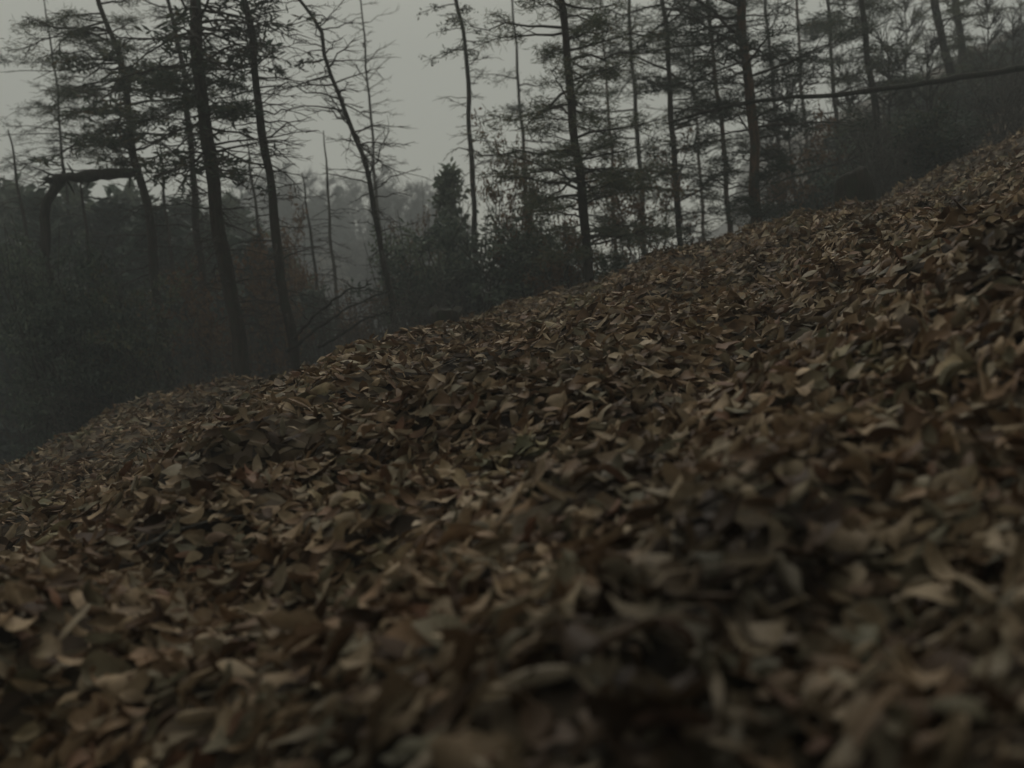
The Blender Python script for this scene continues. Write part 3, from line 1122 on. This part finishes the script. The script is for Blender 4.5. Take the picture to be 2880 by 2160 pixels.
# ------------------------------------------------------------------ far wooded hillside
def bare_parts(h, seed):
    rng = np.random.default_rng(seed)
    t, c = MB(), MB()
    k = 9
    P = np.zeros((k, 3))
    P[:, 2] = np.linspace(-.3, h, k)
    P[1:, :2] += np.cumsum(rng.normal(0, .05, (k - 1, 2)), 0)
    t.tube(P, np.linspace(.14, .02, k), 6)
    for q in range(34):
        f = rng.uniform(.3, 1)
        b = P[int(f * (k - 1))]
        a = rng.uniform(0, 6.283)
        d = np.array([math.cos(a), math.sin(a), rng.uniform(.4, 1.3)])
        d /= np.linalg.norm(d)
        e = b + d * h * rng.uniform(.15, .32) * (1.2 - f * .6)
        c.tube(jit_path(b, e, 4, .08, rng), np.linspace(.045, .012, 4), 3, False)
        for s in range(12):
            g = b + (e - b) * rng.uniform(.3, 1)
            w = d + rng.normal(0, .6, 3)
            w /= np.linalg.norm(w)
            u = g + w * rng.uniform(.4, 1.1)
            c.tube(np.array([g, u]), np.array([.022, .010]), 3, False)
    return t.build('trunk', M_BARKG), c.build('crown', M_TWIG)


FT = [bare_parts(7.5, 61), bare_parts(7.5, 62), bare_parts(7.5, 63)]
cnt = 0
for k in range(230):
    az = -math.radians(ri.uniform(2.5, 20) if k % 3 else ri.uniform(20, 50))
    r = ri.uniform(40, 94)
    xx, yy = r * math.sin(az), r * math.cos(az)
    s = ri.uniform(.7, 1.15)
    z = float(terrain(xx, yy)) - .05
    if k % 4 == 0:
        assemble('spruce_tree', SP[k % 3], (xx, yy, z), ri.uniform(0, 6), (s * 1.0, s * 1.0, s * 1.1),
                 'small far spruce among bare trees on the opposite hillside', 'tree', 'far spruces on the opposite hillside')
    else:
        assemble('bare_tree', FT[k % 3], (xx, yy, z), ri.uniform(0, 6), (s, s, s),
                 'small far leafless tree in the wood on the opposite hillside', 'tree', 'far leafless trees on the opposite hillside')

for k, (px, py, yy) in enumerate([(890, 20, 17), (925, 35, 15.5), (985, -5, 19), (1012, 10, 16.5), (1048, -20, 18), (905, -10, 25), (960, 10, 27), (1020, -15, 28), (800, 60, 20), (850, 50, 19)]):
    h = height_to(px, py, yy)
    assemble('bare_tree', FT[k % 3], put(px, yy), ri.uniform(0, 6), (h / 11, h / 11, h / 7.5),
             'slim leafless tree among the brush up the right hillside', 'tree', 'slim leafless trees on the right hillside')
# added spruces, unseen behind the photographer, sized to shade the near leaves
for k, (xx, yy) in enumerate([(-7.0, -2.0), (-3.0, -6.5), (4.0, -6.0)]):
    s = (2.7, 2.5, 2.1)[k]
    assemble('spruce_tree', SP[k % 3], (xx, yy, float(terrain(xx, yy)) - .05), k * 1.3, (s, s, s),
             'large unseen spruce added behind the photographer to shade the near leaves', 'tree', 'added shade spruces behind the photographer')


# ------------------------------------------------------------------ stumps, sticks
def stump(px, py, y, w, h, seed, label):
    rng = np.random.default_rng(seed)
    p = at(px, py, y)
    b = np.array([p[0], y, float(terrain(p[0], y))])
    k, sd = 6, 14
    zz = np.array([-.12, 0, .25, .6, .92, 1.0]) * h
    rd = np.array([1.35, 1.2, .95, .85, .82, .5]) * w / 2
    a = np.arange(sd) * 6.283 / sd
    lob = 1 + .16 * np.sin(a * 3 + rng.uniform(0, 6)) + rng.normal(0, .05, sd)
    top = rng.normal(0, .10, sd) * h
    V = np.zeros((k, sd, 3))
    for q in range(k):
        V[q, :, 0] = np.cos(a) * rd[q] * lob
        V[q, :, 1] = np.sin(a) * rd[q] * lob
        V[q, :, 2] = zz[q] + (top if q >= 4 else 0)
    V = V.reshape(-1, 3)
    i_ = np.arange(k - 1)[:, None] * sd
    j_ = np.arange(sd)[None]
    q4 = np.stack([i_ + j_, i_ + (j_ + 1) % sd, i_ + sd + (j_ + 1) % sd, i_ + sd + j_], -1).reshape(-1, 4)
    V = np.vstack([V, [[0, 0, zz[-1] - .25 * h]]])
    jj_ = np.arange(sd)
    t3 = np.stack([np.full(sd, len(V) - 1), (k - 1) * sd + jj_, (k - 1) * sd + (jj_ + 1) % sd], -1)
    o = build('stump', V, [q4, t3], M_WET)
    o.location = tuple(b)
    o.rotation_euler = (0, rng.uniform(-.15, .15), rng.uniform(0, 6))
    tag(o, label, 'stump')


stump(446, 331, 10.1, .50, .36, 81, 'low black stump added for the shaded hollow at the crest below the evergreen bushes')  # added dark stump, stands in for the shadow in a hollow under the bushes
stump(850, 190, 10.9, .55, .55, 82, 'dark rotten stump on the crest at the foot of the right hillside')


def stick(px, py, px2, py2, rad, mat, label, seed, lift=.03):
    rng = np.random.default_rng(seed)
    ends = []
    for u, v in ((px, py), (px2, py2)):
        d = ray(u, v)
        lo, hi = .3, 30.0
        for _ in range(60):
            m = (lo + hi) / 2
            p = d * m
            if p[2] > terrain(p[0], p[1]):
                lo = m
            else:
                hi = m
        ends.append(d * lo)
    a, b = ends
    n = 9
    t = np.linspace(0, 1, n)[:, None]
    p = a + (b - a) * t
    p[:, :2] += rng.normal(0, np.linalg.norm(b - a) * .012, (n, 2))
    p[:, 2] = terrain(p[:, 0], p[:, 1]) + lift + rad + rng.normal(0, .004, n)
    mb = MB()
    mb.tube(p, rad * np.linspace(1, .45, n), 7)
    for _ in range(3):
        k = int(rng.integers(2, n - 1))
        d = (b - a) / np.linalg.norm(b - a) * .6 + np.array([rng.normal(0, .5), rng.normal(0, .5), rng.uniform(0, .3)])
        ln = np.linalg.norm(b - a) * .18
        mb.tube(np.array([p[k], p[k] + d * ln * .5, p[k] + d * ln + np.array([0, 0, .01])]), rad * np.array([.5, .4, .2]), 5)
    o = mb.build('stick', mat, origin=p[0])
    o.location = tuple(p[0])
    tag(o, label, 'stick')


stick(930, 330, 1000, 296, .010, M_WET, 'thin dark stick lying on the leaves below the right hillside', 91)
stick(400, 690, 470, 655, .006, M_BARKG, 'short pale grey stick lying flat on the nearest leaves', 92)
stick(745, 367, 790, 345, .014, M_WET, 'dark crooked stick on the open slope below the red-barked pine', 93)
stick(360, 420, 420, 400, .008, M_WET, 'thin dark stick on the leaf bank below the bare shrubs', 94)
stick(140, 560, 260, 525, .007, M_BARKG, 'slim grey stick on the shaded lower left leaves', 95)
stick(610, 610, 700, 560, .006, M_TWIG, 'slim brown stick among curled leaves on the near slope', 96)

for p in [q for st in (SP, BU, TB, BARE, BROWN, FT) for pr in st for q in pr if q is not None]:
    if not p.get('used'):
        bpy.data.objects.remove(p, do_unlink=True)

# ------------------------------------------------------------------ dusk haze
hz = MB()
b = 151.0
z0, z1 = -40.0, 40.0
c8 = np.array([[sx * b, sy * b, z] for z in (z0, z1) for sx, sy in ((-1, -1), (1, -1), (1, 1), (-1, 1))])
hazeo = build('haze', c8, [np.array([[3, 2, 1, 0], [4, 5, 6, 7], [0, 1, 5, 4], [1, 2, 6, 5], [2, 3, 7, 6], [3, 0, 4, 7]])], None, smooth=False)
hm = bpy.data.materials.new('haze_air')
hm.use_nodes = True
hm.node_tree.nodes.clear()
ho = hm.node_tree.nodes.new('ShaderNodeOutputMaterial')
hv = hm.node_tree.nodes.new('ShaderNodeVolumePrincipled')
hv.inputs['Color'].default_value = (.88, .93, .95, 1)
hv.inputs['Density'].default_value = .0078
hm.node_tree.links.new(hv.outputs[0], ho.inputs['Volume'])
hazeo.data.materials.append(hm)
hazeo['kind'] = 'stuff'
